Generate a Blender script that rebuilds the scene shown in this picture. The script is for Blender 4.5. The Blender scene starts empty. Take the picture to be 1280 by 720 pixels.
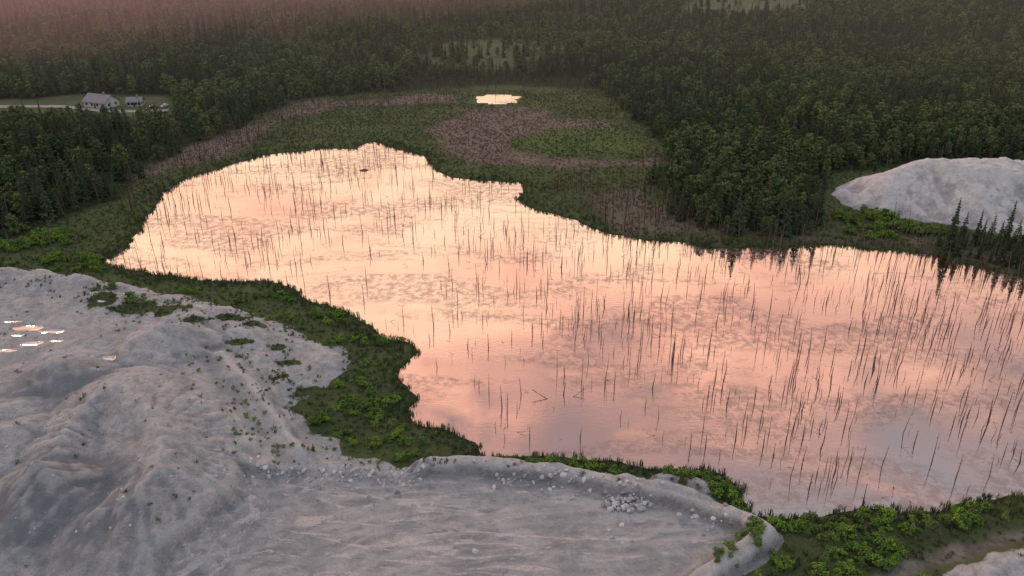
import bpy, math, random
import numpy as np
from mathutils import Vector, Matrix
random.seed(7); np.random.seed(7)
scene=bpy.context.scene
CAMH=100.0; PITCH=math.radians(26.0); FPX=1005.0
SP,CP=math.sin(PITCH),math.cos(PITCH)
def P(u,v,z=0.0):
    "survey station -> metres on the ground"
    x=(u-640)/FPX; y=(360-v)/FPX
    d=(x,CP+y*SP,-SP+y*CP); t=(z-CAMH)/d[2]
    return (d[0]*t,d[1]*t)
def PL(l,z=0.0): return [P(u,v,z) for u,v in l]

# ---------------------------------------------------------------- noise
def _h(ix,iy,s):
    n=(ix*374761393+iy*668265263+s*144665)&0xffffffff
    n=((n^(n>>13))*1274126177)&0xffffffff
    n=n^(n>>16)
    return (n&0xffff)/65535.0
def vn(x,y,s=0):
    x=np.asarray(x,float);y=np.asarray(y,float)
    ix=np.floor(x).astype(np.int64);iy=np.floor(y).astype(np.int64)
    fx=x-ix;fy=y-iy;fx=fx*fx*(3-2*fx);fy=fy*fy*(3-2*fy)
    a=_h(ix,iy,s);b=_h(ix+1,iy,s);c=_h(ix,iy+1,s);d=_h(ix+1,iy+1,s)
    return ((a*(1-fx)+b*fx)*(1-fy)+(c*(1-fx)+d*fx)*fy)*2-1
def fbm(x,y,sc,o=4,s=0):
    t=0;a=1;n=0
    for i in range(o):
        t=t+a*vn(x/sc+17.3*i,y/sc-9.1*i,s+i);n+=a;a*=.5;sc*=.5
    return t/n
def sst(x,a,b):
    t=np.clip((x-a)/(b-a),0,1);return t*t*(3-2*t)
def seg_d(x,y,a,b):
    dx,dy=b[0]-a[0],b[1]-a[1];L=dx*dx+dy*dy+1e-9
    t=np.clip(((x-a[0])*dx+(y-a[1])*dy)/L,0,1)
    return np.hypot(x-a[0]-t*dx,y-a[1]-t*dy)
def pline(x,y,pl):
    d=np.full(np.shape(x),1e9)
    for a,b in zip(pl[:-1],pl[1:]): d=np.minimum(d,seg_d(x,y,a,b))
    return d
def sdp(x,y,pl):
    x=np.asarray(x,float);y=np.asarray(y,float)
    d=pline(x,y,pl+[pl[0]]);ins=np.zeros(x.shape,bool)
    for a,b in zip(pl,pl[1:]+[pl[0]]):
        if a[1]==b[1]: continue
        c=((a[1]>y)!=(b[1]>y))&(x<(b[0]-a[0])*(y-a[1])/(b[1]-a[1])+a[0])
        ins^=c
    return np.where(ins,-d,d)

# ---------------------------------------------------------------- layout
LAKE=PL([(130,328),(150,315),(178,290),(190,262),(205,240),(240,222),(290,205),(330,195),(400,186),(440,186),(465,178),(500,187),(533,195),(542,210),(562,222),(600,226),(650,228),(655,240),(645,250),(670,262),(705,272),(740,283),(760,293),(800,300),(850,303),(880,310),(930,310),(985,308),(1030,304),(1080,310),(1130,314),(1180,322),(1240,338),(1290,350),(1500,400),(1600,500),(1450,600),(1290,618),(1230,626),(1170,640),(1110,636),(1060,642),(1000,640),(945,642),(935,615),(915,598),(880,588),(830,584),(760,578),(700,573),(650,571),(600,570),(590,555),(560,542),(520,528),(515,515),(525,500),(505,487),(498,470),(515,455),(520,440),(505,430),(480,425),(460,410),(445,397),(400,380),(370,362),(330,352),(250,350),(200,345),(160,338)])
POND=PL([(594,129),(598,121),(618,118),(648,121),(646,128),(622,132)])
QUARRY=PL([(-500,325),(0,330),(60,338),(110,345),(160,352),(230,366),(290,383),(340,398),(385,412),(425,432),(435,455),(400,478),(378,505),(388,535),(430,562),(500,577),(560,574),(650,580),(740,590),(820,607),(880,624),(930,640),(967,660),(935,688),(895,712),(860,745),(860,1100),(-1200,1100)],2.0)
FLOOR=PL([(300,592),(400,590),(530,592),(600,590),(690,598),(760,610),(830,628),(900,648),(935,664),(905,687),(860,715),(830,760),(820,1100),(150,1100),(200,720),(250,675),(290,640)],1.0)
RIM=PL([(530,577),(580,574),(640,578),(700,585),(760,596),(820,609),(880,626),(930,644),(958,661),(940,680),(905,700),(872,722),(845,760)],2.6)
PILE=PL([(1034,246),(1060,262),(1100,274),(1150,283),(1210,290),(1300,300),(1500,320),(1600,240),(1320,215),(1200,212),(1100,218),(1050,230)])
CLEAR=PL([(-900,335),(-100,325),(0,312),(50,288),(110,268),(165,242),(185,212),(240,186),(290,168),(330,142),(370,127),(450,119),(560,113),(640,109),(740,115),(772,130),(790,152),(830,182),(838,205),(812,232),(835,262),(868,286),(950,298),(1018,295),(1035,270),(1022,240),(1045,224),(1100,212),(1200,206),(1320,210),(1620,232),(1750,400),(1750,1300),(-1600,1300)])
YARD=PL([(-120,154),(-120,132),(40,126),(95,120),(215,119),(225,134),(215,150),(120,152)],3)
MEADOW=PL([(525,82),(540,58),(620,48),(700,54),(715,76),(620,88)],3)
MEADOW2=PL([(840,20),(870,0),(960,-8),(1040,4),(1010,18),(930,26)],3)
BR_A=PL([(175,226),(195,205),(270,176),(325,150),(380,130),(460,123),(560,119),(565,129),(480,134),(400,138),(350,165),(300,188),(240,208)])
BR_B=PL([(535,160),(570,138),(640,132),(690,140),(695,164),(655,180),(645,194),(740,196),(825,200),(830,212),(720,214),(610,206),(560,188)])
BR_C=PL([(680,150),(740,152),(750,160),(690,162)])
BR_D=PL([(700,236),(800,240),(820,262),(1000,290),(1150,300),(1280,325),(1280,345),(1150,312),(900,305),(780,290),(720,262)])
GR_M=PL([(655,162),(760,150),(790,165),(805,190),(700,194),(650,188)])
SE_SAND=PL([(1170,724),(1205,708),(1245,698),(1290,680),(1400,670),(1500,1000),(1000,1000)],1.5)
SE_PATH=PL([(1080,724),(1130,696),(1200,674),(1290,656),(1290,670),(1235,690),(1180,705),(1130,724)],1.5)
PUDD=[(38,408,4.5,1.4),(62,412,3,.9),(40,427,2.6,1.0),(72,424,1.8,.6),(6,436,2.5,.5),(132,447,2.0,1.1),(15,400,2.5,.6),(126,376,1.2,.7),(152,365,2.5,.6),(165,372,2.0,.5),(22,417,1.6,.5)]
PUDD=[(P(u,v,3.5),a,b) for u,v,a,b in PUDD]
TRACKS=[PL(t,1.0) for t in ([(330,720),(420,700),(520,680),(640,660),(760,650),(840,655)],[(540,730),(620,700),(720,680),(820,668),(890,664)],[(240,690),(320,640),(420,615),(560,606),(700,620),(800,642)],[(300,700),(400,668),(520,640),(620,625)],[(420,740),(540,705),(660,695),(800,700)],[(380,720),(470,670),(600,640),(740,630)])]
TRK2=[PL(t,3.5) for t in ([(275,445),(305,480),(335,520),(370,560),(400,600)],[(255,450),(290,500),(320,545),(350,590)],[(0,475),(100,440),(200,455),(270,470),(350,560)],[(240,380),(300,420),(290,450)])]
# mounds: u,v,radius,height,elong,angle
MND=[(212,432,11,6.5,1.2,0.3),(75,482,12,6,1.2,0.1),(130,372,4,1.2,1.6,0),(60,352,7,2.0,2,-.1),(95,351,6,2.0,1.6,0),(15,344,7,2.4,2,0),(150,357,3,1.2,1.5,0),
 (250,400,5,1.6,1.8,-.4),(285,392,5,1.8,1.8,-.4),(300,415,7,1.3,1.8,-.5),(320,400,4,1.2,1.8,-.5),(65,640,13,11,1.1,0.2),(140,672,12,6.0,1.2,-0.3),(15,560,14,5.0,1.3,0.5),(0,690,14,5,1,0),
 (30,520,10,3.5,1.5,.3),(262,605,8,1.6,1.4,-.9),(330,490,8,1.0,2.2,-.9)]
MND=[(P(u,v,3.0),r,h,e,a) for u,v,r,h,e,a in MND]
SMND=[(830,604,4.0,2.6,1.3,0),(872,610,4.2,2.6,1.4,-.3),(790,596,3,1.4,1.3,0),(1235,722,6,2.0,1.4,.4),(1280,698,5,1.6,1.4,.5),(1045,672,3,1.3,1.6,.5)]
SMND=[(P(u,v,1.0),r,h,e,a) for u,v,r,h,e,a in SMND]
HILL=PL([(150,500),(185,528),(205,565),(205,610),(175,645)],6)
HILL2=PL([(150,500),(95,540),(75,590)],5)
TERR=PL([(275,445),(310,480),(345,520),(375,560)],3)

def mound(x,y,m,sharp=1.0):
    (cx,cy),r,h,e,a=m
    dx=x-cx;dy=y-cy;ca,sa=math.cos(a),math.sin(a)
    px=(dx*ca+dy*sa)/e;py=-dx*sa+dy*ca
    q=np.hypot(px,py)/r
    q=q*(1+.24*fbm(x,y,5,3,int(abs(cx*7))%97))
    t=np.clip(1-q,0,1)
    return h*(t*1.12-.12*(1-(1-t)**2)) if sharp else h*sst(t,0,1)

def height(x,y,full=False):
    x=np.asarray(x,float);y=np.asarray(y,float)
    dl=sdp(x,y,LAKE)+fbm(x,y,9,4,3)*2.2+fbm(x,y,2.2,2,5)*.6
    dpnd=sdp(x,y,POND)+fbm(x,y,6,3,4)*3
    sq=sdp(x,y,QUARRY)+fbm(x,y,7,4,8)*4.2
    sf=sdp(x,y,FLOOR)+fbm(x,y,5,3,9)*.9
    sc=sdp(x,y,CLEAR)
    land=np.minimum(dl*.16,.55)+ .12*fbm(x,y,3,3,21)*sst(dl,1,4)+sst(dl,1,10)*.1
    z=np.where(dl<0,np.maximum(dl*.2,-1.6),land)
    z=np.where((dpnd<0)&(dl>20),-.1,z)
    # far country
    far=sst(sc,5,90);yd=sst(sdp(x,y,YARD),0,70)
    z=z+far*(3.0+5.0*fbm(x,y,170,3,31)*yd)+sst(sc,0,10)*.4
    # quarry bench
    inq=sst(-sq,-1.5,7)
    left=sst(-x,20,75)
    bench=1.6+1.6*left+.5*fbm(x,y,14,3,41)+.45*fbm(x,y,4.5,4,42)+.4*(.35-np.abs(fbm(x,y,5,3,45)))
    zq=bench
    pr=sst(-sf,-1.0,1.4)
    flo=.7+.16*fbm(x,y,12,3,43)+.08*fbm(x,y,1.8,2,44)
    zq=zq*(1-pr)+flo*pr
    z=np.where(dl>0,z*(1-inq)+zq*inq,z)
    # rim berm
    dr=pline(x,y,RIM)
    ex=.7*fbm(x,y,4,5,51)
    rim=(2.75+ex)*sst(-dr-.7*fbm(x,y,4,3,52),-3.4,-.9)
    z=np.where(dl>0,np.maximum(z,rim),z)
    dt=pline(x,y,TERR)
    z=z+np.where(dl>2,1.0*np.exp(-(dt/1.6)**2)-.7*np.exp(-((dt-4)/1.6)**2),0)*inq
    # piles
    add=np.zeros_like(z)
    for m in MND: add=np.maximum(add,mound(x,y,m))
    dh=pline(x,y,HILL);dh2=pline(x,y,HILL2)
    gul=fbm(x*1.0,y*1.0,9,3,61)
    hh=7.6*np.clip(1-(dh*(1+.16*gul))/18,0,1)**1.1
    hh2=6.0*np.clip(1-dh2*(1+.15*gul)/14,0,1)**1.1
    add=np.maximum(add,np.maximum(hh,hh2))
    rid=1-np.abs(fbm(x*.8+y*.35,y*.45,2.6,4,62))
    # gullies run down the slope from the hill top
    hc=P(190,570,6);ang=np.arctan2(y-hc[1],x-hc[0]);rr=np.hypot(x-hc[0],y-hc[1])
    gg=-np.abs(fbm(ang*9+50+.5*gul,rr/20,1.0,4,63))
    sl=np.clip(add,0,3)/3
    add=add+sl*(1.15*(gg+.25)*sst(rr,5,14)*sst(-rr,-34,-22)+.6*(rid-.7)+.35*fbm(x,y,1.8,3,64))
    z=z+np.where(dl>1,add,0)*sst(-sq,-2,3)
    for m in SMND: z=np.where(dl>.5,z+mound(x,y,m)*(1+.3*fbm(x,y,1.5,3,66)),z)
    # pile across the lake
    sp=sdp(x,y,PILE)+fbm(x,y,16,3,71)*5
    ph=np.clip(-sp*.62,0,15.5)
    ph=ph*(.86+.30*fbm(x,y,24,3,72))+np.clip(ph,0,2)/2*(1.5*fbm(x,y,7,4,73)-2.0*np.abs(fbm(x,y*.6,6,4,74)))
    z=z+ph
    # puddles flatten
    wet=np.zeros_like(z)
    for (cx,cy),a,b in PUDD:
        q=np.hypot((x-cx)/a,(y-cy)/b)+.6*fbm(x,y,2.2,3,81)
        wet=np.maximum(wet,1-sst(q,.75,1.3))
    z=z*(1-wet*inq)+wet*inq*(2.6+.4*left)
    if full: return z,dl,dpnd,sq,sf,sc,sp,wet,dr,add
    return z

# ---------------------------------------------------------------- materials
def newmat(n):
    m=bpy.data.materials.new(n);m.use_nodes=True
    nt=m.node_tree;nt.nodes.clear()
    return m,nt,nt.nodes,nt.links
def noise(nt,vec,scale,detail=4,rough=.55,dist=0):
    n=nt.nodes.new('ShaderNodeTexNoise');n.inputs['Scale'].default_value=scale
    n.inputs['Detail'].default_value=detail;n.inputs['Roughness'].default_value=rough;n.inputs['Distortion'].default_value=dist
    if vec is not None: nt.links.new(vec,n.inputs['Vector'])
    return n.outputs['Fac']
def math_(nt,op,a,b=None,c=None,clamp=False):
    n=nt.nodes.new('ShaderNodeMath');n.operation=op;n.use_clamp=clamp
    for i,s in enumerate((a,b,c)):
        if s is None: continue
        if isinstance(s,(int,float)): n.inputs[i].default_value=s
        else: nt.links.new(s,n.inputs[i])
    return n.outputs[0]
def mixc(nt,f,a,b):
    n=nt.nodes.new('ShaderNodeMix');n.data_type='RGBA'
    for s,k in ((f,0),(a,6),(b,7)):
        if isinstance(s,(int,float)): n.inputs[k].default_value=s
        elif isinstance(s,tuple): n.inputs[k].default_value=(*s,1)
        else: nt.links.new(s,n.inputs[k])
    return n.outputs[2]
def mapr(nt,v,a,b,c=0,d=1):
    n=nt.nodes.new('ShaderNodeMapRange');nt.links.new(v,n.inputs[0])
    for i,x in enumerate((a,b,c,d)): n.inputs[i+1].default_value=x
    return n.outputs[0]
def geo_pos(nt): return nt.nodes.new('ShaderNodeNewGeometry').outputs['Position']
def mapping(nt,vec,scale=(1,1,1),rot=(0,0,0)):
    n=nt.nodes.new('ShaderNodeMapping');n.inputs['Scale'].default_value=scale;n.inputs['Rotation'].default_value=rot
    nt.links.new(vec,n.inputs['Vector']);return n.outputs[0]
def finish(nt,bsdf):
    o=nt.nodes.new('ShaderNodeOutputMaterial');nt.links.new(bsdf,o.inputs['Surface'])
def princ(nt,col,rough=.85,normal=None,spec=.2):
    b=nt.nodes.new('ShaderNodeBsdfPrincipled')
    if isinstance(col,tuple): b.inputs['Base Color'].default_value=(*col,1)
    else: nt.links.new(col,b.inputs['Base Color'])
    b.inputs['Roughness'].default_value=rough;b.inputs['Specular IOR Level'].default_value=spec
    if normal is not None: nt.links.new(normal,b.inputs['Normal'])
    return b.outputs[0]
def foliage_mat(name,c1,c2,c3,sc=.02):
    m,nt,_,L=newmat(name)
    pos=geo_pos(nt);oi=nt.nodes.new('ShaderNodeObjectInfo')
    big=mapr(nt,noise(nt,pos,sc,1),.35,.65)
    c=mixc(nt,big,c1,c2)
    c=mixc(nt,math_(nt,'MULTIPLY',oi.outputs['Random'],.9),c,c3)
    d=nt.nodes.new('ShaderNodeBsdfDiffuse');L.new(c,d.inputs[0])
    finish(nt,d.outputs[0]);return m
M_SPR=foliage_mat('spruce_needles',(.064,.096,.056),(.090,.120,.058),(.036,.054,.038))
M_DEC=foliage_mat('broadleaf_leaves',(.135,.185,.078),(.180,.220,.085),(.060,.095,.048))
M_SHR=foliage_mat('shrub_leaves',(.14,.25,.045),(.21,.32,.05),(.08,.14,.045),.3)
M_REED=foliage_mat('reed_blades',(.095,.135,.055),(.16,.205,.070),(.065,.085,.048),.06)
M_BRE=foliage_mat('dry_sedge',(.29,.215,.18),(.24,.19,.155),(.16,.15,.10),.06)
def bark_mat(name,c1,c2):
    m,nt,_,L=newmat(name);oi=nt.nodes.new('ShaderNodeObjectInfo')
    c=mixc(nt,oi.outputs['Random'],c1,c2)
    d=nt.nodes.new('ShaderNodeBsdfDiffuse');L.new(c,d.inputs[0])
    finish(nt,d.outputs[0]);return m
M_BARK=bark_mat('bark',(.07,.055,.045),(.15,.12,.10))
M_DEAD=bark_mat('weathered_wood',(.075,.045,.045),(.22,.15,.14))

# ---------------------------------------------------------------- prototypes
def mesh_from(name,V,F,mats,mi=None,smooth=False):
    me=bpy.data.meshes.new(name);me.from_pydata(V,[],F)
    for m in mats: me.materials.append(m)
    if mi is not None: me.polygons.foreach_set('material_index',mi)
    if smooth: me.polygons.foreach_set('use_smooth',[True]*len(F))
    me.update();return me
class B:
    def __init__(s): s.V=[];s.F=[];s.M=[]
    def tube(s,a,b,r1,r2,n=5,m=0,cap=True):
        a=Vector(a);b=Vector(b);d=(b-a).normalized()
        u=d.orthogonal().normalized();w=d.cross(u);k=len(s.V)
        for c,r in((a,r1),(b,r2)):
            for i in range(n):
                t=2*math.pi*i/n;s.V.append(tuple(c+(u*math.cos(t)+w*math.sin(t))*r))
        for i in range(n):
            j=(i+1)%n;s.F.append((k+i,k+j,k+n+j,k+n+i));s.M.append(m)
        if cap: s.F.append(tuple(k+n+i for i in range(n)));s.M.append(m)
    def tri(s,a,b,c,m=0):
        k=len(s.V);s.V+= [tuple(a),tuple(b),tuple(c)];s.F.append((k,k+1,k+2));s.M.append(m)
    def quad(s,a,b,c,d,m=0):
        k=len(s.V);s.V+=[tuple(a),tuple(b),tuple(c),tuple(d)];s.F.append((k,k+1,k+2,k+3));s.M.append(m)
    def box(s,c,d,m=0,rot=0):
        cx,cy,cz=c;dx,dy,dz=[q/2 for q in d];k=len(s.V);cr,sr=math.cos(rot),math.sin(rot)
        for X in(-dx,dx):
            for Y in(-dy,dy):
                for Z in(-dz,dz): s.V.append((cx+X*cr-Y*sr,cy+X*sr+Y*cr,cz+Z))
        for f in((0,1,3,2),(4,6,7,5),(0,4,5,1),(2,3,7,6),(0,2,6,4),(1,5,7,3)): s.F.append(tuple(k+i for i in f));s.M.append(m)
    def mesh(s,name,mats,smooth=False): return mesh_from(name,s.V,s.F,mats,s.M,smooth)
R=random.Random(11)
def spruce(name,H=1.0,W=.2,levels=17,seed=0,narrow=.9,leafmat=None):
    r=random.Random(seed);b=B()
    b.tube((0,0,0),(0,0,H*.97),.016*H,.002*H,6,1)
    for i in range(levels):
        t=i/(levels-1);z=H*(.07+.90*t)
        R0=W*H*((1-t)**narrow)*r.uniform(.75,1.15)+.008*H
        nb=int(8-3*t)
        ph=r.random()*6.28
        for j in range(nb):
            if r.random()<.08: continue
            a=ph+6.283*j/nb+r.uniform(-.25,.25);l=R0*r.uniform(.65,1.2)
            dz=-l*r.uniform(.15,.5);wd=l*r.uniform(.32,.5)
            dr=Vector((math.cos(a),math.sin(a),0));sd=Vector((-math.sin(a),math.cos(a),0))
            o=Vector((0,0,z));up=Vector((0,0,.02*H))
            tip=o+dr*l+Vector((0,0,dz));mid=o+dr*l*.55+Vector((0,0,dz*.3))
            b.tri(o+up,mid+sd*wd*.6-up*.8,tip)
            b.tri(o+up,tip,mid-sd*wd*.6-up*.8)
            b.tri(o+dr*l*.2-up*.2,mid+sd*wd*.9-up*2,mid+dr*l*.2+sd*wd*.1)
            b.tri(o+dr*l*.2-up*.2,mid+dr*l*.2-sd*wd*.1,mid-sd*wd*.9-up*2)
    return b.mesh(name,[leafmat or M_SPR,M_BARK])
def leafball(b,c,rad,n,ls,r,m=0,flat=.8):
    c=Vector(c)
    for _ in range(n):
        d=Vector((r.gauss(0,1),r.gauss(0,1),r.gauss(0,1))).normalized()
        q=rad*r.uniform(.45,1.08)
        p=c+Vector((d.x*q,d.y*q,d.z*q*flat))
        nn=(d+Vector((r.uniform(-.7,.7),r.uniform(-.7,.7),r.uniform(-.4,.9)))).normalized()
        u=nn.orthogonal().normalized();u.rotate(Matrix.Rotation(r.random()*6.28,3,nn));w=nn.cross(u)
        s1=ls*r.uniform(.6,1.3);s2=s1*r.uniform(.5,.9)
        b.quad(p-u*s1,p-w*s2,p+u*s1,p+w*s2,m)
def broadleaf(name,seed,H=1.0,W=.30,lobes=12,n=38):
    r=random.Random(seed);b=B()
    b.tube((0,0,0),(0.01,0,.45*H),.016*H,.010*H,6,1);b.tube((0.01,0,.45*H),(0,.01,.85*H),.010*H,.003*H,5,1)
    for i in range(lobes):
        t=(i+.5)/lobes;z=H*(.20+.66*t);a=i*2.4+r.random();q=W*H*r.uniform(.4,.8)*(1-.55*t)
        c=(math.cos(a)*q,math.sin(a)*q,z)
        b.tube((0,0,z-.12*H),c,.007*H,.003*H,4,1,False)
        leafball(b,c,H*r.uniform(.10,.155),n,.036*H,r)
    leafball(b,(0,0,.88*H),.10*H,n,.032*H,r)
    return b.mesh(name,[M_DEC,M_BARK])
def deadtree(name,seed,H=1.0,br=7,lean=.05,thick=.014):
    r=random.Random(seed);b=B();p=Vector((0,0,-.06));th=thick
    pts=[p]
    dx,dy=r.uniform(-lean,lean),r.uniform(-lean,lean)
    for i in range(4):
        dx+=r.uniform(-.006,.006);dy+=r.uniform(-.006,.006)
        pts.append(pts[-1]+Vector((dx,dy,1))*(1.06/4))
    for i in range(4): b.tube(pts[i],pts[i+1],th*(1-.2*i),th*(1-.2*(i+1)),5,0)
    for i in range(br):
        t=r.uniform(.25,.97);k=min(3,int(t*4));q=pts[k].lerp(pts[k+1],t*4-k)
        a=r.random()*6.28;l=r.uniform(.025,.09)*(1.2-t*.6)
        e=q+Vector((math.cos(a)*l,math.sin(a)*l,r.uniform(-.01,.05)))
        b.tube(q,e,.0045,.002,3,0,False)
    return b.mesh(name,[M_DEAD])
def snag_fallen(name,seed):
    r=random.Random(seed);b=B();a=Vector((0,0,-.1));e=Vector((1.0,0,.25))
    b.tube(a,e,.02,.008,6);
    for i in range(6):
        t=r.uniform(.3,1);q=a.lerp(e,t);b.tube(q,q+Vector((r.uniform(-.05,.15),r.uniform(-.15,.15),r.uniform(.0,.2))),.006,.003,4)
    return b.mesh(name,[M_DEAD])
def tuft(name,seed,mat,n=18,sp=.45,w=.055):
    r=random.Random(seed);b=B()
    for _ in range(n):
        x,y=r.gauss(0,sp*.5),r.gauss(0,sp*.5);h=r.uniform(.55,1.1);a=r.random()*6.28
        dx,dy=math.cos(a)*w,math.sin(a)*w;lx,ly=r.uniform(-.25,.25),r.uniform(-.25,.25)
        b.quad((x-dx,y-dy,-.05),(x+dx,y+dy,-.05),(x+lx*.5+dx*.8,y+ly*.5+dy*.8,h*.6),(x+lx*.5-dx*.8,y+ly*.5-dy*.8,h*.6))
        b.tri((x+lx*.5-dx*.8,y+ly*.5-dy*.8,h*.6),(x+lx*.5+dx*.8,y+ly*.5+dy*.8,h*.6),(x+lx*1.3,y+ly*1.3,h))
    return b.mesh(name,[mat])
def shrub(name,seed):
    r=random.Random(seed);b=B()
    for i in range(6):
        a=i*1.05+r.random();q=r.uniform(.1,.4);c=(math.cos(a)*q,math.sin(a)*q,r.uniform(.3,.75))
        b.tube((0,0,-.05),c,.02,.008,4,1,False);leafball(b,c,r.uniform(.2,.32),34,.08,r)
    return b.mesh(name,[M_SHR,M_BARK])
def rockmesh(name,seed,mat):
    import bmesh
    bm=bmesh.new();bmesh.ops.create_icosphere(bm,subdivisions=2,radius=.5)
    r=random.Random(seed);sx,sy,sz=r.uniform(.8,1.2),r.uniform(.7,1.1),r.uniform(.5,.8)
    pl=[(Vector((r.gauss(0,1),r.gauss(0,1),r.gauss(0,1))).normalized(),r.uniform(.3,.44)) for _ in range(9)]
    for v in bm.verts:
        for n,d in pl:
            e=v.co.dot(n)-d
            if e>0: v.co-=n*e
        v.co=Vector((v.co.x*sx,v.co.y*sy,v.co.z*sz))*1.2+Vector([r.uniform(-.012,.012) for _ in range(3)])
    me=bpy.data.meshes.new(name);bm.to_mesh(me);bm.free();me.materials.append(mat);return me
def col(name,meshes):
    c=bpy.data.collections.new(name)
    for i,m in enumerate(meshes):
        o=bpy.data.objects.new('%s_%02d'%(name,i),m);c.objects.link(o)
    return c
def scatter(name,x,y,z,scl,idx,coll,tilt=0,xyf=None,rotz=None):
    n=len(x)
    me=bpy.data.meshes.new(name);me.vertices.add(n)
    co=np.stack([x,y,z],1).astype(np.float32);me.vertices.foreach_set('co',co.ravel())
    rot=np.stack([np.random.normal(0,tilt,n),np.random.normal(0,tilt,n),np.random.uniform(0,6.28,n) if rotz is None else rotz],1).astype(np.float32)
    a=me.attributes.new('rot','FLOAT_VECTOR','POINT');a.data.foreach_set('vector',rot.ravel())
    f=np.ones(n) if xyf is None else xyf
    s=np.stack([scl*f,scl*f,scl],1).astype(np.float32)
    a=me.attributes.new('scl','FLOAT_VECTOR','POINT');a.data.foreach_set('vector',s.ravel())
    a=me.attributes.new('idx','INT','POINT');a.data.foreach_set('value',np.asarray(idx,np.int32))
    o=bpy.data.objects.new(name,me);scene.collection.objects.link(o)
    g=bpy.data.node_groups.new(name+'_nodes','GeometryNodeTree')
    g.interface.new_socket('Geometry',in_out='INPUT',socket_type='NodeSocketGeometry')
    g.interface.new_socket('Geometry',in_out='OUTPUT',socket_type='NodeSocketGeometry')
    gi=g.nodes.new('NodeGroupInput');go=g.nodes.new('NodeGroupOutput')
    ip=g.nodes.new('GeometryNodeInstanceOnPoints');ci=g.nodes.new('GeometryNodeCollectionInfo')
    ci.inputs['Collection'].default_value=coll;ci.inputs['Separate Children'].default_value=True;ci.inputs['Reset Children'].default_value=True
    def at(nm,t):
        q=g.nodes.new('GeometryNodeInputNamedAttribute');q.data_type=t;q.inputs['Name'].default_value=nm;return q.outputs[0]
    g.links.new(gi.outputs[0],ip.inputs['Points']);g.links.new(ci.outputs[0],ip.inputs['Instance'])
    ip.inputs['Pick Instance'].default_value=True
    g.links.new(at('idx','INT'),ip.inputs['Instance Index']);g.links.new(at('rot','FLOAT_VECTOR'),ip.inputs['Rotation'])
    g.links.new(at('scl','FLOAT_VECTOR'),ip.inputs['Scale']);g.links.new(ip.outputs[0],go.inputs[0])
    m=o.modifiers.new('scatter','NODES');m.node_group=g
    print(name,n);return o
def obj(name,me,loc=(0,0,0),rot=(0,0,0),sc=1,parent=None):
    o=bpy.data.objects.new(name,me);o.location=loc;o.rotation_euler=rot;o.scale=(sc,)*3 if isinstance(sc,(int,float)) else sc
    scene.collection.objects.link(o)
    if parent: o.parent=parent
    return o
def grid(x0,x1,y0,y1,s,seed=0,jit=.9):
    r=np.random.RandomState(seed)
    X,Y=np.meshgrid(np.arange(x0,x1,s),np.arange(y0,y1,s))
    X=X.ravel()+r.uniform(-.5,.5,X.size)*s*jit;Y=Y.ravel()+r.uniform(-.5,.5,Y.size)*s*jit
    return X,Y,r

# ---------------------------------------------------------------- ground sheet
def grow(a,end,s,k=1.07):
    out=[];x=a
    while x<end: out.append(x);s*=k;x+=s
    out.append(end);return out
xs=[-v for v in grow(150,3500,1.0)][::-1]+list(np.arange(-149.5,75,.5))+list(np.arange(75,230,1.1))+grow(231,3500,1.2)
ys=[-v+180 for v in grow(100,1500,1.5,1.15)][::-1]+list(np.arange(80.5,215,.5))+list(np.arange(215,400,1.1))+grow(401,4500,1.5,1.05)
xs=np.array(xs);ys=np.array(ys)
X,Y=np.meshgrid(xs,ys);nx,ny=len(xs),len(ys)
Z,DL,DP,SQ,SF,SC,SPI,WET,DR,ADD=height(X,Y,True)
def blur(a,n):
    a=a.copy()
    for _ in range(n):
        b=a.copy();b[1:-1,1:-1]=(a[:-2,1:-1]+a[2:,1:-1]+a[1:-1,:-2]+a[1:-1,2:]+a[1:-1,1:-1]*2)/6;a=b
    return a
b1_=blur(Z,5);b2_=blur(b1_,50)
crest_shading=np.clip((Z-b1_)*5,-1,1)*.6+np.clip((b1_-b2_)*1.3,-1,1)*.4  # curvature mask for highlights and shade painted into the sand colour
crest_shading=np.clip(crest_shading,-1,1)*(1-WET)
me=bpy.data.meshes.new('ground')
me.vertices.add(nx*ny);me.vertices.foreach_set('co',np.stack([X,Y,Z],2).astype(np.float32).ravel())
I=np.arange(nx*ny).reshape(ny,nx)
Q=np.stack([I[:-1,:-1],I[:-1,1:],I[1:,1:],I[1:,:-1]],2).reshape(-1,4).astype(np.int32)
nf=len(Q);me.loops.add(nf*4);me.loops.foreach_set('vertex_index',Q.ravel())
me.polygons.add(nf);me.polygons.foreach_set('loop_start',np.arange(0,nf*4,4,dtype=np.int32))
me.polygons.foreach_set('use_smooth',np.ones(nf,bool));me.update(calc_edges=True);me.validate()
def blob(x,y,l,z=2.0):
    o=np.zeros_like(x)
    for u,v,a,b in l:
        c=P(u,v,z);q=np.hypot((x-c[0])/a,(y-c[1])/b)+1.0*fbm(x,y,3,3,91)
        o=np.maximum(o,1-sst(q,.6,1.3))
    return o
GB=[(170,385,8,3.2),(130,378,4,3),(200,388,5,3),(250,405,4,1.2),(350,432,2.5,1.5),(365,450,3,1.5),(300,428,2.5,1.2),(325,408,4,1.5),(350,470,3,1.5),(370,400,5,2.5),(385,480,4,2),(290,400,4,1.3),(225,385,4,1.5)]
sandm=np.maximum(sst(-SQ,-.8,1.2),sst(-SPI,-1,2))
ses=sdp(X,Y,SE_SAND)+fbm(X,Y,4,3,93)*2.5;sep=sdp(X,Y,SE_PATH)+fbm(X,Y,4,3,94)*1.2
sandm=np.maximum(sandm,sst(-ses,-1,1.5))
sandm=np.maximum(sandm,sst(3.0-DR,-.8,.8))
smn=np.zeros_like(Z)
for m in SMND: smn=np.maximum(smn,mound(X,Y,m))
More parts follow.
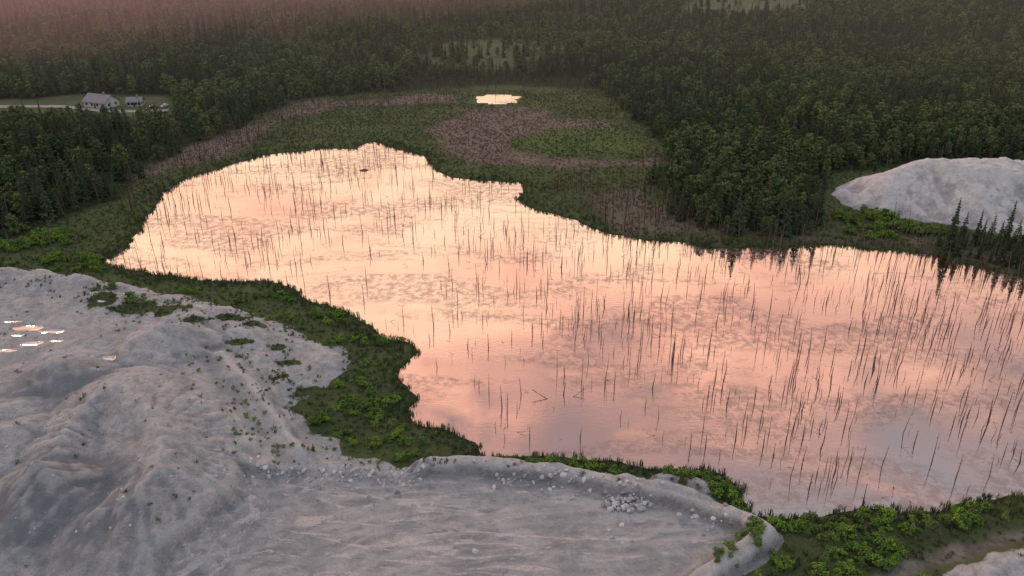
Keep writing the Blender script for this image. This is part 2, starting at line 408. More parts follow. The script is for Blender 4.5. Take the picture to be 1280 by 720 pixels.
sandm=np.maximum(sandm,sst(smn+.6*fbm(X,Y,2,3,95),.8,1.5)*.8)
sandm=sandm*(1-.9*blob(X,Y,GB,3.0))
pathm=sst(-sep,-1,1.5)
brown=np.zeros_like(Z)
for pl_,w in((BR_A,.9),(BR_B,.9),(BR_C,.8),(BR_D,.6)): brown=np.maximum(brown,w*sst(-(sdp(X,Y,pl_)+fbm(X,Y,22,4,96)*14),-8,8))
grm=sst(-(sdp(X,Y,GR_M)+fbm(X,Y,20,3,99)*10),-8,8)
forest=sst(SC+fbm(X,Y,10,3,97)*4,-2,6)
med=np.zeros_like(Z)
for pl_ in(YARD,MEADOW,MEADOW2): med=np.maximum(med,sst(-(sdp(X,Y,pl_)+fbm(X,Y,30,3,98)*8),-4,6))
mud=1-sst(DL,.2,1.8)
darks=np.clip(np.maximum(np.maximum(mound(X,Y,MND[1]),mound(X,Y,MND[11])),mound(X,Y,MND[12])*.5)/2.0,0,1)
trk=np.zeros_like(Z)
for t in TRACKS+TRK2:
    d=pline(X,Y,t)+.7*fbm(X,Y,6,2,140);w=.55+.6*fbm(X,Y,9,3,141)
    trk=np.maximum(trk,w*np.maximum(np.exp(-((d-1.3)/.45)**2),.0))
    d2=pline(X,Y,t)+2.0*fbm(X,Y,12,3,142)
    trk=np.maximum(trk,.8*w*np.exp(-((np.abs(d2)-4.5)/.7)**2))
gy,gx=np.gradient(Z,ys,xs);slope=np.hypot(gx,gy);face_shading=sst(slope,.45,1.1)  # slope mask: shading painted on steep faces
for nm,v in(('sand',sandm),('brown',brown),('lush',grm),('forest',forest),('meadow',med),('wet',WET),('path',pathm),('mud',mud),('darks',darks),('floor',sst(-SF,-1,2)),('track',trk),('face',face_shading*sst(3.0-ADD,0,2)*(Y<200)),('pile',sst(-SPI,-2,2)),('crest',crest_shading)):
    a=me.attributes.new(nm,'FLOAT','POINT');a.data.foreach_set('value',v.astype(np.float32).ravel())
m,nt,_,L=newmat('ground_soil')
pos=geo_pos(nt)
def AT(n):
    q=nt.nodes.new('ShaderNodeAttribute');q.attribute_name=n;return q.outputs['Fac']
n1=noise(nt,pos,.06,5);n2=noise(nt,pos,.4,8,.70);n3=noise(nt,pos,2.2,5,.7);n4=noise(nt,pos,.16,8,.70,1.0)
nst2=noise(nt,mapping(nt,pos,(.35,.10,.3),(0,0,.45)),1.0,7,.68,1.2)
s=mixc(nt,mapr(nt,n1,.38,.62),(.43,.445,.47),(.54,.545,.555))
s=mixc(nt,math_(nt,'MULTIPLY',mapr(nt,n2,.48,.57),.6),s,(.31,.32,.34))
s=mixc(nt,math_(nt,'MULTIPLY',mapr(nt,n4,.51,.56),.55),s,(.62,.61,.595))
s=mixc(nt,math_(nt,'MULTIPLY',mapr(nt,n3,.52,.62),.5),s,(.21,.215,.23))
s=mixc(nt,math_(nt,'MULTIPLY',mapr(nt,nst2,.53,.59),.45),s,(.38,.345,.32))
fl=mixc(nt,mapr(nt,n4,.44,.56),(.35,.365,.39),(.49,.495,.505))
fl=mixc(nt,math_(nt,'MULTIPLY',mapr(nt,noise(nt,mapping(nt,pos,(.08,.24,1),(0,0,.35)),1.0,7,.68,1.5),.53,.58),.65),fl,(.26,.27,.29))
fl=mixc(nt,math_(nt,'MULTIPLY',mapr(nt,noise(nt,mapping(nt,pos,(.05,.24,1),(0,0,-.35)),1.0,8,.72,1.8),.545,.58),.9),fl,(.74,.69,.65))
fl=mixc(nt,math_(nt,'MULTIPLY',mapr(nt,n3,.5,.63),.45),fl,(.22,.22,.235))
s=mixc(nt,math_(nt,'MULTIPLY',AT('floor'),.9),s,fl)
s=mixc(nt,math_(nt,'MULTIPLY',AT('track'),.75),s,(.70,.68,.66))
s=mixc(nt,math_(nt,'MULTIPLY',AT('face'),.75),s,mixc(nt,mapr(nt,n2,.4,.62),(.36,.355,.355),(.16,.165,.17)))  # steep faces darkened in rubble grey, painted shading for the flat light
s=mixc(nt,math_(nt,'MULTIPLY',AT('darks'),.8),s,mixc(nt,n2,(.31,.325,.35),(.19,.20,.22)))
pl_=mixc(nt,mapr(nt,n4,.4,.62),(.60,.60,.61),(.78,.77,.755));pl_=mixc(nt,math_(nt,'MULTIPLY',mapr(nt,n2,.48,.58),.6),pl_,(.38,.375,.39))
s=mixc(nt,AT('pile'),s,pl_)
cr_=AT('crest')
s=mixc(nt,math_(nt,'MULTIPLY',mapr(nt,cr_,.05,.8),.42),s,(.74,.73,.72))  # painted highlight along the crests
s=mixc(nt,math_(nt,'MULTIPLY',mapr(nt,cr_,-.05,-.7),.45),s,(.21,.22,.24))  # painted shade in the hollows and gullies
g=mixc(nt,mapr(nt,n1,.35,.65),(.080,.110,.047),(.130,.165,.062))
g=mixc(nt,math_(nt,'MULTIPLY',mapr(nt,n2,.4,.7),.5),g,(.055,.068,.042))
g=mixc(nt,math_(nt,'MULTIPLY',AT('lush'),.8),g,(.13,.18,.06))
br=mixc(nt,mapr(nt,n2,.35,.65),(.29,.22,.185),(.17,.14,.115))
fb=math_(nt,'ADD',AT('brown'),math_(nt,'MULTIPLY',math_(nt,'SUBTRACT',n2,.5),1.6))
veg=mixc(nt,mapr(nt,fb,.25,.75),g,br)
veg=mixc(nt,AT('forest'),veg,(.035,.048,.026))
veg=mixc(nt,AT('meadow'),veg,mixc(nt,mapr(nt,n1,.4,.6),(.10,.135,.065),(.14,.155,.09)))
veg=mixc(nt,AT('path'),veg,mixc(nt,mapr(nt,n2,.4,.6),(.14,.13,.11),(.28,.26,.23)))
veg=mixc(nt,math_(nt,'MULTIPLY',AT('mud'),.8),veg,(.035,.036,.026))
fs=math_(nt,'ADD',AT('sand'),math_(nt,'MULTIPLY',math_(nt,'SUBTRACT',n2,.5),1.6))
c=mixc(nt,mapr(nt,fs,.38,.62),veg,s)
bump=nt.nodes.new('ShaderNodeBump');bump.inputs['Strength'].default_value=1.0;bump.inputs['Distance'].default_value=1.4
hh=math_(nt,'ADD',n2,math_(nt,'MULTIPLY',n3,.4));L.new(hh,bump.inputs['Height'])
b=princ(nt,c,.95,bump.outputs[0],.1)
gl=nt.nodes.new('ShaderNodeBsdfGlossy');gl.inputs['Roughness'].default_value=.06;gl.inputs['Color'].default_value=(.7,.7,.7,1)
mx=nt.nodes.new('ShaderNodeMixShader');L.new(math_(nt,'MULTIPLY',mapr(nt,math_(nt,'ADD',AT('wet'),math_(nt,'MULTIPLY',math_(nt,'SUBTRACT',n2,.5),1.0)),.55,.68),.75),mx.inputs[0]);L.new(b,mx.inputs[1]);L.new(gl.outputs[0],mx.inputs[2])
finish(nt,mx.outputs[0])
me.materials.append(m)
obj('ground',me)

# ---------------------------------------------------------------- water
m,nt,_,L=newmat('lake_surface')
pos=geo_pos(nt)
rip=noise(nt,mapping(nt,pos,(.7,1.6,1),(0,0,.4)),1.0,3,.6)
rip2=noise(nt,mapping(nt,pos,(.03,.07,1),(0,0,.3)),1.0,4,.6)
bump=nt.nodes.new('ShaderNodeBump');bump.inputs['Distance'].default_value=.05
L.new(mapr(nt,rip2,.42,.62,.03,.36),bump.inputs['Strength'])
L.new(rip,bump.inputs['Height'])
gl=nt.nodes.new('ShaderNodeBsdfGlossy');gl.inputs['Color'].default_value=(.95,.93,.91,1)
L.new(mapr(nt,rip2,.42,.65,.01,.05),gl.inputs['Roughness']);L.new(bump.outputs[0],gl.inputs['Normal'])
df=nt.nodes.new('ShaderNodeBsdfDiffuse');df.inputs['Color'].default_value=(.06,.045,.035,1)
mx=nt.nodes.new('ShaderNodeMixShader');mx.inputs[0].default_value=.74
L.new(df.outputs[0],mx.inputs[1]);L.new(gl.outputs[0],mx.inputs[2])
a1=noise(nt,mapping(nt,pos,(.020,.045,1),(0,0,-.25)),1.0,6,.62,.8);a2=noise(nt,pos,.45,8,.74)
am=math_(nt,'MULTIPLY',mapr(nt,a1,.46,.55),mapr(nt,a2,.44,.56))
ad=nt.nodes.new('ShaderNodeBsdfDiffuse');L.new(mixc(nt,a2,(.20,.145,.125),(.34,.26,.22)),ad.inputs['Color'])
mx2=nt.nodes.new('ShaderNodeMixShader');L.new(math_(nt,'MULTIPLY',am,.55),mx2.inputs[0]);L.new(mx.outputs[0],mx2.inputs[1]);L.new(ad.outputs[0],mx2.inputs[2])
finish(nt,mx2.outputs[0]);M_WAT=m
def sheet(name,x0,x1,y0,y1,z):
    me=bpy.data.meshes.new(name);me.from_pydata([(x0,y0,z),(x1,y0,z),(x1,y1,z),(x0,y1,z)],[],[(0,1,2,3)]);me.materials.append(M_WAT);return obj(name,me)
sheet('lake_water',-185,420,85,385,0.0)
pc=P(621,125);sheet('pond_water',pc[0]-40,pc[0]+40,pc[1]-45,pc[1]+45,0.25)

# ---------------------------------------------------------------- forest
SPR=[spruce('spruce_a',1,.17,16,1),spruce('spruce_b',1,.21,14,2,.8),spruce('spruce_c',1,.14,18,3,1.0)]
DEC=[broadleaf('leafy_a',4),broadleaf('leafy_b',5,1,.36,13,34),broadleaf('leafy_c',6,1,.24,10,40)]
DED=[deadtree('snag_%d'%i,20+i,1,br=[2,10,5,14,0,8][i],lean=[.02,.03,.04,.03,.06,.03][i],thick=[.012,.015,.011,.016,.018,.013][i]) for i in range(6)]
C_TREE=col('tree_kind',SPR+DEC+[DED[1],DED[3]])
def place_forest(name,x0,x1,y0,y1,sp,seed,smul=1.0):
    x,y,r=grid(x0,x1,y0,y1,sp,seed)
    view=(np.abs(x)<y*.80+130)
    x,y=x[view],y[view]
    sc=sdp(x,y,CLEAR)+fbm(x,y,12,3,101)*5
    k=sc>0
    my=sdp(x,y,YARD);m1=sdp(x,y,MEADOW);m2=sdp(x,y,MEADOW2)
    rr=r.random_sample(x.size)
    k&=(my>0);k&=~((m1<6)&(rr>.22));k&=~((m2<6)&(rr>.1))
    thin=fbm(x,y,60,3,103);k&=~((thin>.30)&(rr>.5))
    k&=sdp(x,y,LAKE)>3
    x,y,sc,rr,my=x[k],y[k],sc[k],rr[k],my[k]
    mix=fbm(x,y,45,3,102)+.50*(r.random_sample(x.size)*2-1)+np.where(sc<14,.22,0)
    mix=mix+np.where((x<-100)&(y<360),.15,0)
    con=mix>.16
    idx=np.where(con,r.randint(0,3,x.size),3+r.randint(0,3,x.size))
    dead=r.random_sample(x.size)<np.where(sc<25,.14,.06)
    idx=np.where(dead,6+r.randint(0,2,x.size),idx)
    h=np.where(con,r.uniform(8,15.5,x.size),r.uniform(6.5,11.5,x.size))*(1+.18*fbm(x,y,50,2,104))*smul
    h=h*np.where(sc<6,r.uniform(.5,1.0,x.size),1)
    h=h*np.where((my<30)&(y<P(100,140,3)[1]),.85,1)
    behind=(np.abs(x-pc[0])<55)&(y>pc[1])&(y<pc[1]+90)
    h=np.where(behind,h*(.25+.75*sst(y-pc[1],35,90)),h)
    f=r.uniform(.85,1.35,x.size)
    z=height(x,y)-.1
    return scatter(name,x,y,z,h,idx,C_TREE,.03,f)
place_forest('forest',-420,460,180,560,4.1,1)
place_forest('forest_background',-1500,1500,560,1200,6.8,2,1.15)
place_forest('forest_background',-2300,2300,1200,2300,16,3,1.7)

# ---------------------------------------------------------------- dead standing timber
C_DEAD=col('dead_kind',DED)
x,y,r=grid(-140,260,112,362,2.2,5)
dl=sdp(x,y,LAKE)
dens=.24+.42*fbm(x,y,26,3,111)+.14*sst(x,-40,40)
dens=dens*np.where((x<-20)&(y<235),.4,1)*sst(-dl,1,9)+.04
dens=np.where((y<150)&(x<60),dens*.5,dens)
cl=.5+.9*fbm(x,y,7,2,112);k=(dl<-1)&(r.random_sample(x.size)<dens*np.clip(cl,.1,1.6)*1.35)
x,y=x[k],y[k]
h=r.uniform(1.3,7.0,x.size)*(.7+.4*r.random_sample(x.size));h=np.where(r.random_sample(x.size)<.35,h*.45,h)
scatter('dead_trees_in_lake',x,y,np.full(x.size,-.05),h,r.randint(0,6,x.size),C_DEAD,.032,np.clip(8/h,1,2.4)*1.05)
x,y,r=grid(-230,270,180,470,2.4,6)
dl=sdp(x,y,LAKE);sc=sdp(x,y,CLEAR);b1=sdp(x,y,BR_A);b4=sdp(x,y,BR_D)
dens=.03+.65*(b1<3)+.95*(b4<5)+.22*((x<-80)&(dl<25))+.25*((sc>-9))
dens*=(.6+.6*fbm(x,y,18,2,113))
dens=np.where((b4<8)&(dl<2),dens*1.5,dens)
sp=sdp(x,y,PILE);sq=sdp(x,y,QUARRY)
k=(dl>-10)&(sc<3)&(sp>3)&(sq>4)&(r.random_sample(x.size)<dens)
x,y=x[k],y[k];h=r.uniform(2.5,8.5,x.size)
scatter('dead_trees_in_marsh',x,y,height(x,y)-.1,h,r.randint(0,6,x.size),C_DEAD,.04,np.full(x.size,1.4))
C_LOG=col('log_kind',[snag_fallen('fallen_%d'%i,40+i) for i in range(3)])
x,y,r=grid(-130,250,115,350,6,7);dl=sdp(x,y,LAKE);k=(dl<-3)&(r.random_sample(x.size)<.4);x,y=x[k],y[k]
scatter('fallen_logs',x,y,np.full(x.size,-.02),r.uniform(.8,3.0,x.size),r.randint(0,3,x.size),C_LOG,.08)
for u,v,s,a in((690,500,5,2.8),(1020,478,5,1.2),(712,497,4,.4),(595,297,3.5,.4)):
    q=P(u,v);obj('fallen_tree',C_LOG.objects[R.randrange(3)].data,(q[0],q[1],0),(0,-.1,a),s)

# ---------------------------------------------------------------- reeds, sedge, shrubs
C_REED=col('reed_kind',[tuft('reed_%d'%i,50+i,M_REED) for i in range(3)]+[tuft('sedge_%d'%i,60+i,M_BRE) for i in range(2)])
x,y,r=grid(-200,270,95,460,1.4,8)
sc=sdp(x,y,CLEAR);k=sc<6;x,y=x[k],y[k]
z,dl,dp,sq,sf,sc,sp,wet,dr,add=height(x,y,True)
k=(dl>-.6)&(sq>.3)&(dp>2)&(sp>0)&(dr>3.2)&(sdp(x,y,SE_SAND)>1)&(sdp(x,y,SE_PATH)>0)
k&=(r.random_sample(x.size)<np.where(y>240,.6,np.where(dl<5,1,.7)))
x,y,z,dl=x[k],y[k],z[k],dl[k]
brn=np.maximum(np.maximum(sst(-(sdp(x,y,BR_A)+fbm(x,y,22,4,96)*14),-8,8),sst(-(sdp(x,y,BR_B)+fbm(x,y,22,4,96)*14),-8,8)),.6*sst(-(sdp(x,y,BR_D)),-5,6))
isb=r.random_sample(x.size)<brn*.85+.12
idx=np.where(isb,3+r.randint(0,2,x.size),r.randint(0,3,x.size))
h=r.uniform(.6,1.1,x.size)*np.where(dl<5,1.5,.8)*(1+.4*fbm(x,y,10,3,120))
scatter('reeds',x,y,z-.05,h,idx,C_REED,.1,np.clip(1.3/h,.8,1.6))
C_SHR=col('shrub_kind',[shrub('shrub_%d'%i,70+i) for i in range(3)])
GREEN=[(430,520,8,8),(405,505,6,5),(480,545,9,3.5),(440,540,7,4),(500,565,5,2),(460,470,5,5),(430,430,5,4),(330,372,9,3),(400,395,8,3),(470,425,5,3),(250,362,6,2),(170,385,6,2.5),(130,372,3,2),(440,495,6,4),(480,500,4,3),
 (690,580,9,1.5),(760,586,7,1.5),(850,598,6,2),(905,608,5,3),(920,625,3.5,3),(960,672,6,3),(1000,660,7,3.5),(1040,660,7,4),(920,705,6,3),(980,700,7,4),(1020,700,6,5),(1090,675,6,4),(1110,655,7,3),(1160,655,6,2.5),(1210,645,6,1.8),(1250,640,6,2.5),(1275,640,6,2.5),(1100,700,5,4),(1060,712,5,3),(1140,716,4,1.5),
 (1120,288,15,6),(1080,272,10,6),(100,330,16,6),(30,300,14,8)]
x,y,r=grid(-170,160,95,300,1.15,9)
dn=np.zeros(x.size)
for u,v,a,b in GREEN:
    c=P(u,v,1.2);q=np.hypot((x-c[0])/a,(y-c[1])/b)+.5*fbm(x,y,3,2,121);dn=np.maximum(dn,1-sst(q,.5,1.3))
z,dl,_,sq,sf,sc,sp,wet,dr,add=height(x,y,True)
spr=(sq<0)&(sf>1)&(fbm(x,y,9,3,122)>.15)&(add<1.5)&(x>-85)
clump=sst(fbm(x,y,5,3,125),-.35,.2)
k=(dl>.8)&(wet<.2)&((r.random_sample(x.size)<dn*.8*clump)|((spr)&(r.random_sample(x.size)<.14)))&(sf>0)
k&=(sdp(x,y,SE_PATH)>0)
x,y,z=x[k],y[k],z[k];spr=spr[k]
h=r.uniform(.8,2.2,x.size)*np.where(spr,.45,1)*np.where(y>220,1.5,1)
scatter('shrubs',x,y,z-.05,h,r.randint(0,3,x.size),C_SHR,.1,r.uniform(.9,1.3,x.size))
x,y,r=grid(-150,110,100,225,1.1,10)
z,dl,_,sq,sf,sc,sp,wet,dr,add=height(x,y,True)
k=((sq<0)|(sdp(x,y,SE_SAND)<2)|(sdp(x,y,SE_PATH)<2))&(sf>.5)&(wet<.2)&(r.random_sample(x.size)<(.8*blob(x,y,GB,3.0)+.7*(fbm(x,y,5,3,123)>.06)*sst(sq,-22,-1)*sst(-sq,-3,0)+.06*(fbm(x,y,6,3,124)>.1)+.15*(x>50)))
x,y,z=x[k],y[k],z[k]
scatter('grass_tufts',x,y,z-.03,r.uniform(.3,.85,x.size),r.randint(0,4,x.size),C_REED,.15,np.full(x.size,1.4))
def solo(name,mesh,u,v,h,w=1.0):
    q=P(u,v,1.0);zz=float(height(np.array([q[0]]),np.array([q[1]]))[0])
    obj(name,mesh,(q[0],q[1],zz-.1),(0,0,R.random()*6),(h*w,h*w,h))
for u,v,h,w in((1186,308,17,1.2),(1200,306,12,1.1),(1172,306,8,1.2),(1218,305,12.5,1.1),(1226,304,9,1.1),(1236,304,10.5,1.1),(1247,306,9,1.2),(1256,303,15,1.1),(1268,307,9.5,1.2),(1279,308,12,1.2),(1292,310,12,.9),(1206,310,7,1.2),(1240,312,6.5,1.2),(1262,312,7,1.2),(1192,312,6,1.2),(1230,311,8,1.2),(1022,279,17,1.0),
  (1196,318,8,1.2),(1212,320,6,1.2),(1224,322,9,1.1),(1238,326,7,1.2),(1250,328,10,1.1),(1262,332,8,1.2),(1272,334,11,1.1),(1284,338,9,1.2),(1296,340,11,1.1),(1180,316,7,1.2),(1244,318,8,1.2),(1268,322,9,1.2),(1290,326,12,1.1)):
    solo('spruce_tree',SPR[R.randrange(3)],u,v,h,w)
M_YS=foliage_mat('young_spruce_needles',(.11,.19,.05),(.16,.25,.06),(.08,.13,.05),.3)
YS=spruce('young_spruce',1,.32,11,77,.9,M_YS)
for u,v,h in((1100,672,3.8),(1160,658,3.2),(1185,652,3),(1120,700,3),(945,690,2.8),(1030,700,3.4),(1210,655,2.8),(895,712,2.4),(1010,668,2.6),(1256,648,3),(392,566,2),(1076,705,2.4),(1140,662,2.8)):
    solo('young_spruce_tree',YS,u,v,h)

# ---------------------------------------------------------------- rocks
m,nt,_,L=newmat('pale_limestone');oi=nt.nodes.new('ShaderNodeObjectInfo')
c=mixc(nt,oi.outputs['Random'],(.26,.26,.27),(.66,.65,.64))
finish(nt,princ(nt,c,.9));M_ROCK=m
C_ROCK=col('rock_kind',[rockmesh('rock_%d'%i,90+i,M_ROCK) for i in range(5)])
RUB=PL([(325,588),(400,586),(470,586),(530,588)],2.0);RUB2=PL([(560,588),(700,596),(820,622),(900,648)],2.0)
x,y,r=grid(-60,60,95,150,.65,12)
d1=pline(x,y,RUB);d2=pline(x,y,RUB2);z,dl,_,sq,sf,sc,sp,wet,dr,add=height(x,y,True)
pr=.6*np.exp(-(d1/1.9)**2)+.42*np.exp(-(d2/1.8)**2)*(fbm(x,y,6,3,132)>-.2)+.05*(sf<2)*(fbm(x,y,6,3,130)>.2)
k=(r.random_sample(x.size)<pr)&(dl>2);x,y,z=x[k],y[k],z[k]
scatter('rubble',x,y,z+.05,r.uniform(.25,1.15,x.size)**1.3,r.randint(0,5,x.size),C_ROCK,1.0)
bp=P(783,630,1.0);n=80;a=np.random.uniform(0,6.28,n);q=np.sqrt(np.random.uniform(0,1,n));x=bp[0]+np.cos(a)*q*4.6;y=bp[1]+np.sin(a)*q*2.0
scatter('boulder_pile',x,y,height(x,y)+.2+(1-q)*.6,np.random.uniform(.5,1.25,n),np.random.randint(0,5,n),C_ROCK,1.0)
x,y,r=grid(-150,20,100,225,1.4,13);z,dl,_,sq,sf,sc,sp,wet,dr,add=height(x,y,True)
k=(sq<-1)&(sf>0)&(fbm(x,y,8,3,131)>-.05)&(r.random_sample(x.size)<.2);x,y,z=x[k],y[k],z[k]
scatter('loose_rocks',x,y,z,r.uniform(.15,.7,x.size),r.randint(0,5,x.size),C_ROCK,1.0)

# ---------------------------------------------------------------- beaver lodge
q=P(455,213);b=B();r=random.Random(3)
for i in range(140):
    a=r.random()*6.28;d=r.random()**.5*3.2;hh=1.1*(1-(d/3.4)**1.6)
    b.tube((math.cos(a)*d,math.sin(a)*d,max(-.1,hh*r.uniform(.2,1))),(math.cos(a+r.uniform(-.9,.9))*d*.5,math.sin(a+r.uniform(-.9,.9))*d*.5,hh+r.uniform(0,.4)),.09,.05,5)
k=len(b.V)
for i in range(6):
    for j in range(14):
        t=i/5*1.45;b.V.append((3*math.cos(t)*math.cos(j*.4488)*(1+r.uniform(-.1,.1)),3*math.cos(t)*math.sin(j*.4488),1.0*math.sin(t)-.1))
for i in range(5):
    for j in range(14): b.F.append((k+i*14+j,k+i*14+(j+1)%14,k+(i+1)*14+(j+1)%14,k+(i+1)*14+j));b.M.append(1)
obj('beaver_lodge',b.mesh('beaver_lodge',[M_DEAD,M_BARK]),(q[0],q[1],0),(0,0,0),(.6,.5,.45))

# ---------------------------------------------------------------- house and yard
def flat(name,c,rough=.7,v=.15):
    m,nt,_,L=newmat(name);pos=geo_pos(nt);n=noise(nt,pos,1.2,4)
    finish(nt,princ(nt,mixc(nt,n,tuple(k*(1-v) for k in c),tuple(min(1,k*(1+v)) for k in c)),rough,spec=.3));return m
M_SID=flat('white_siding',(.62,.62,.62));M_RF=flat('grey_shingles',(.24,.24,.26));M_GL=flat('window_glass',(.03,.035,.04),.1);M_DR=flat('door_paint',(.12,.06,.04))
M_TY=flat('tyre_rubber',(.03,.03,.03));M_CW=flat('white_car_paint',(.7,.7,.7),.3);M_CD=flat('dark_car_paint',(.05,.06,.09),.3)
def hz(q): return float(height(np.array([q[0]]),np.array([q[1]]))[0])
def house(u,v,L_,W_,Hh,rot,name='white_house'):
    q=P(u,v,3.4);e=bpy.data.objects.new(name,None);e.location=(q[0],q[1],hz(q));e.rotation_euler=(0,0,rot);scene.collection.objects.link(e)
    b=B();b.box((0,0,Hh/2),(L_,W_,Hh));
    for s in(-1,1): b.tri((s*L_/2,-W_/2,Hh),(s*L_/2,W_/2,Hh),(s*L_/2,0,Hh+W_*.33))
    obj('walls',b.mesh('walls',[M_SID]),parent=e)
    b=B();ov=.6;rz=W_*.33
    for s in(-1,1):
        y0=s*(W_/2+ov);z0=Hh-ov*.66
        b.quad((-L_/2-ov,y0,z0),(L_/2+ov,y0,z0),(L_/2+ov,0,Hh+rz+.05),(-L_/2-ov,0,Hh+rz+.05))
        b.quad((-L_/2-ov,y0,z0+.2),(L_/2+ov,y0,z0+.2),(L_/2+ov,0,Hh+rz+.25),(-L_/2-ov,0,Hh+rz+.25))
    b.box((L_*.2,0,Hh+rz+.4),(.8,.8,1.6))
    obj('roof',b.mesh('roof',[M_RF]),parent=e)
    b=B()
    for i in range(4): b.box((-L_/2+L_*(i+.5)/4,-W_/2-.02,Hh*.55),(1.3,.08,1.2))
    for i in range(2): b.box((L_/2+.02,-W_/4+i*W_/2,Hh*.55),(.08,1.2,1.2))
    obj('windows',b.mesh('windows',[M_GL]),parent=e)
    b=B();b.box((0.1,-W_/2-.04,1.05),(1.0,.1,2.1));obj('door',b.mesh('door',[M_DR]),parent=e)
house(128,134,14,9,3.0,-.35);house(170,132,7,5,2.5,.1,'garage')
def car(u,v,rot,mat,name):
    q=P(u,v,3.4);e=bpy.data.objects.new(name,None);e.location=(q[0],q[1],hz(q));e.rotation_euler=(0,0,rot);scene.collection.objects.link(e)
    prof=[(-2.2,.35),(-2.25,.8),(-2.0,1.0),(-1.5,1.05),(-1.0,1.5),(.5,1.55),(1.1,1.05),(2.0,.95),(2.25,.7),(2.2,.35)]
    b=B();n=len(prof)
    for s,w in((-1,1),(1,1)):
        for px_,pz in prof: b.V.append((px_,s*(.88 if pz<1.1 else .7),pz))
    b.F.append(tuple(range(n))[::-1]);b.M.append(0);b.F.append(tuple(range(n,2*n)));b.M.append(0)
    for i in range(n): j=(i+1)%n;b.F.append((i,j,n+j,n+i));b.M.append(1 if i in(3,5) else 0)
    for s in(-1,1):
        b.quad((-1.05,s*.82,1.08),(.9,s*.82,1.08),(.45,s*.73,1.47),(-.9,s*.73,1.47),1)
    obj('body',b.mesh('car_body',[mat,M_GL]),parent=e)
    b=B()
    for X_ in(-1.4,1.4):
        for s in(-1,1): b.tube((X_,s*.72,.33),(X_,s*.92,.33),.33,.33,14)
    obj('wheels',b.mesh('car_wheels',[M_TY]),parent=e)
car(192,134,.4,M_CD,'parked_car');car(206,132,1.2,M_CW,'parked_car')
b=B();pts=PL([(-80,136),(30,135),(80,135),(110,139),(150,140),(215,136)],3.4)
m,nt,_,L=newmat('gravel');pos=geo_pos(nt);finish(nt,princ(nt,mixc(nt,noise(nt,pos,.7,5),(.26,.24,.22),(.42,.40,.37)),.95))
res=[]
for a,c in zip(pts[:-1],pts[1:]):
    for i in range(12): res.append((a[0]+(c[0]-a[0])*i/12,a[1]+(c[1]-a[1])*i/12))
for a,c in zip(res[:-1],res[1:]):
    b.quad((a[0],a[1]-2.5,hz((a[0],a[1]-2.5))+.2),(c[0],c[1]-2.5,hz((c[0],c[1]-2.5))+.2),(c[0],c[1]+2.5,hz((c[0],c[1]+2.5))+.2),(a[0],a[1]+2.5,hz((a[0],a[1]+2.5))+.2))
obj('gravel_driveway',b.mesh('gravel_driveway',[m]))

# ---------------------------------------------------------------- evening haze over the forest: emission stands in for scattered sunset light
def glowing_haze(name,poly,z0,z1,colr,e,ab):
    n=len(poly);V=[(x,y,z0) for x,y in poly]+[(x,y,z1) for x,y in poly]
    F=[tuple(range(n))[::-1],tuple(range(n,2*n))]+[(i,(i+1)%n,n+(i+1)%n,n+i) for i in range(n)]
    m,nt,_,L=newmat(name)
    em=nt.nodes.new('ShaderNodeEmission');em.inputs[0].default_value=(*colr,1);em.inputs[1].default_value=e
    va=nt.nodes.new('ShaderNodeVolumeAbsorption');va.inputs['Density'].default_value=ab;va.inputs['Color'].default_value=(0,0,0,1)
    ad=nt.nodes.new('ShaderNodeAddShader');L.new(em.outputs[0],ad.inputs[0]);L.new(va.outputs[0],ad.inputs[1])
    o=nt.nodes.new('ShaderNodeOutputMaterial');L.new(ad.outputs[0],o.inputs['Volume'])
    obj(name,mesh_from(name,V,F,[m]))
glowing_haze('haze',[(-2600,330),(2600,330),(2600,2600),(-2600,2600)],-3,48,(1.0,.76,.70),1.1e-4,.0003)
glowing_haze('haze',[(-2590,440),(-300,440),(330,1040),(330,2590),(-2590,2590)],-2.5,60,(1.0,.44,.43),4.6e-4,.0003)

# ---------------------------------------------------------------- sky & light
SUN_AZ=math.radians(-30);SUN_EL=math.radians(10)
w=bpy.data.worlds.new('World');scene.world=w;w.use_nodes=True;nt=w.node_tree;nt.nodes.clear()
L=nt.links
tc=nt.nodes.new('ShaderNodeTexCoord');gen=tc.outputs['Generated']
sep=nt.nodes.new('ShaderNodeSeparateXYZ');L.new(gen,sep.inputs[0]);zz=sep.outputs[2]
cn=noise(nt,mapping(nt,gen,(2.6,2.6,8.0),(0,.25,.3)),1.0,5,.62,1.1)
zj=math_(nt,'ADD',zz,math_(nt,'MULTIPLY',math_(nt,'SUBTRACT',cn,.5),.85))
cr=nt.nodes.new('ShaderNodeValToRGB');L.new(zj,cr.inputs[0])
E=cr.color_ramp.elements
E[0].position=0.0;E[0].color=(.95,.52,.32,1);E[1].position=1.0;E[1].color=(.48,.51,.56,1)
for p,c in((.16,(1.0,.62,.39)),(.29,(.98,.64,.43)),(.385,(.92,.51,.34)),(.474,(.78,.38,.27)),(.55,(.53,.27,.21)),(.61,(.30,.185,.175)),(.72,(.23,.19,.20)),(.86,(.40,.40,.43))):
    e=E.new(p);e.color=(*c,1)
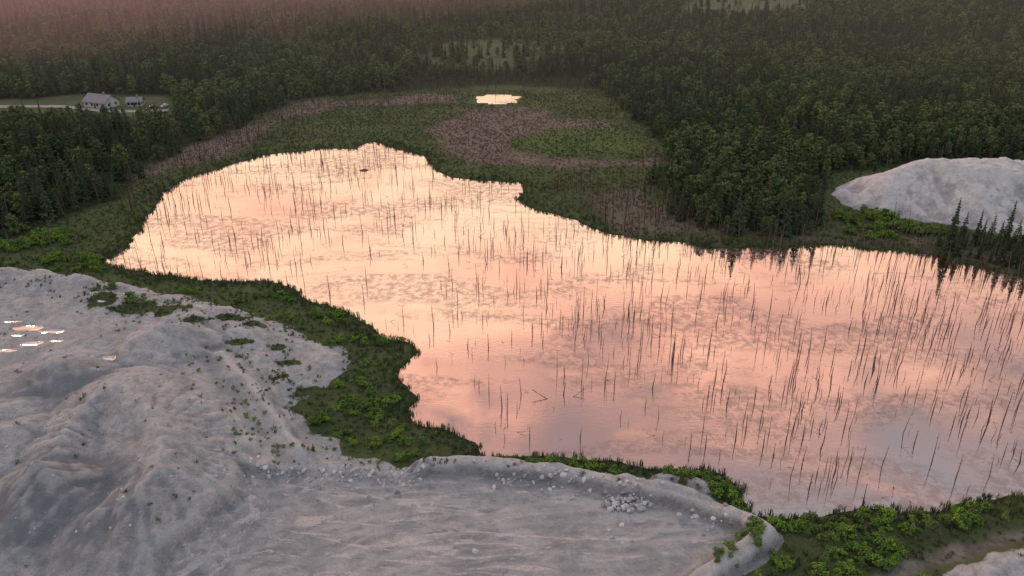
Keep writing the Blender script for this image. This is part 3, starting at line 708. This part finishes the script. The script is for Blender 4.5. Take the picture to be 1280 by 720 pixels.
sd=(math.sin(SUN_AZ),math.cos(SUN_AZ))
az=math_(nt,'ADD',math_(nt,'MULTIPLY',sep.outputs[0],sd[0]),math_(nt,'MULTIPLY',sep.outputs[1],sd[1]))
af=mapr(nt,az,-.3,.62)
cool=mixc(nt,mapr(nt,cn,.4,.6),(.16,.17,.20),(.24,.225,.24))
high=mixc(nt,mapr(nt,cn,.4,.6),(.46,.50,.56),(.54,.56,.61))
cool=mixc(nt,mapr(nt,zz,.45,.80),cool,high)
skyc=mixc(nt,af,cool,cr.outputs[0])
bg=nt.nodes.new('ShaderNodeBackground');L.new(skyc,bg.inputs[0]);bg.inputs[1].default_value=1.65
ns=nt.nodes.new('ShaderNodeTexSky');ns.sky_type='NISHITA';ns.sun_disc=False;ns.sun_elevation=SUN_EL;ns.sun_rotation=SUN_AZ
bg2=nt.nodes.new('ShaderNodeBackground');L.new(ns.outputs[0],bg2.inputs[0]);bg2.inputs[1].default_value=.012
ad=nt.nodes.new('ShaderNodeAddShader');L.new(bg.outputs[0],ad.inputs[0]);L.new(bg2.outputs[0],ad.inputs[1])
wo=nt.nodes.new('ShaderNodeOutputWorld');L.new(ad.outputs[0],wo.inputs[0])
sl=bpy.data.lights.new('sun','SUN');sl.energy=.8;sl.angle=math.radians(8);sl.color=(1,.70,.54)
so=bpy.data.objects.new('sun',sl);scene.collection.objects.link(so)
dv=Vector((math.sin(SUN_AZ)*math.cos(SUN_EL),math.cos(SUN_AZ)*math.cos(SUN_EL),math.sin(SUN_EL)))
so.rotation_euler=dv.to_track_quat('Z','Y').to_euler();so.location=(0,0,300)

scene.view_settings.view_transform='Standard'
try: scene.view_settings.look='None'
except: pass
scene.view_settings.exposure=0;scene.view_settings.gamma=1
cd=bpy.data.cameras.new('camera');cd.sensor_width=36;cd.lens=36*FPX/1280;cd.clip_end=8000;cd.clip_start=1
co=bpy.data.objects.new('camera',cd);co.location=(0,0,CAMH);co.rotation_euler=(math.pi/2-PITCH,0,0);scene.collection.objects.link(co);scene.camera=co
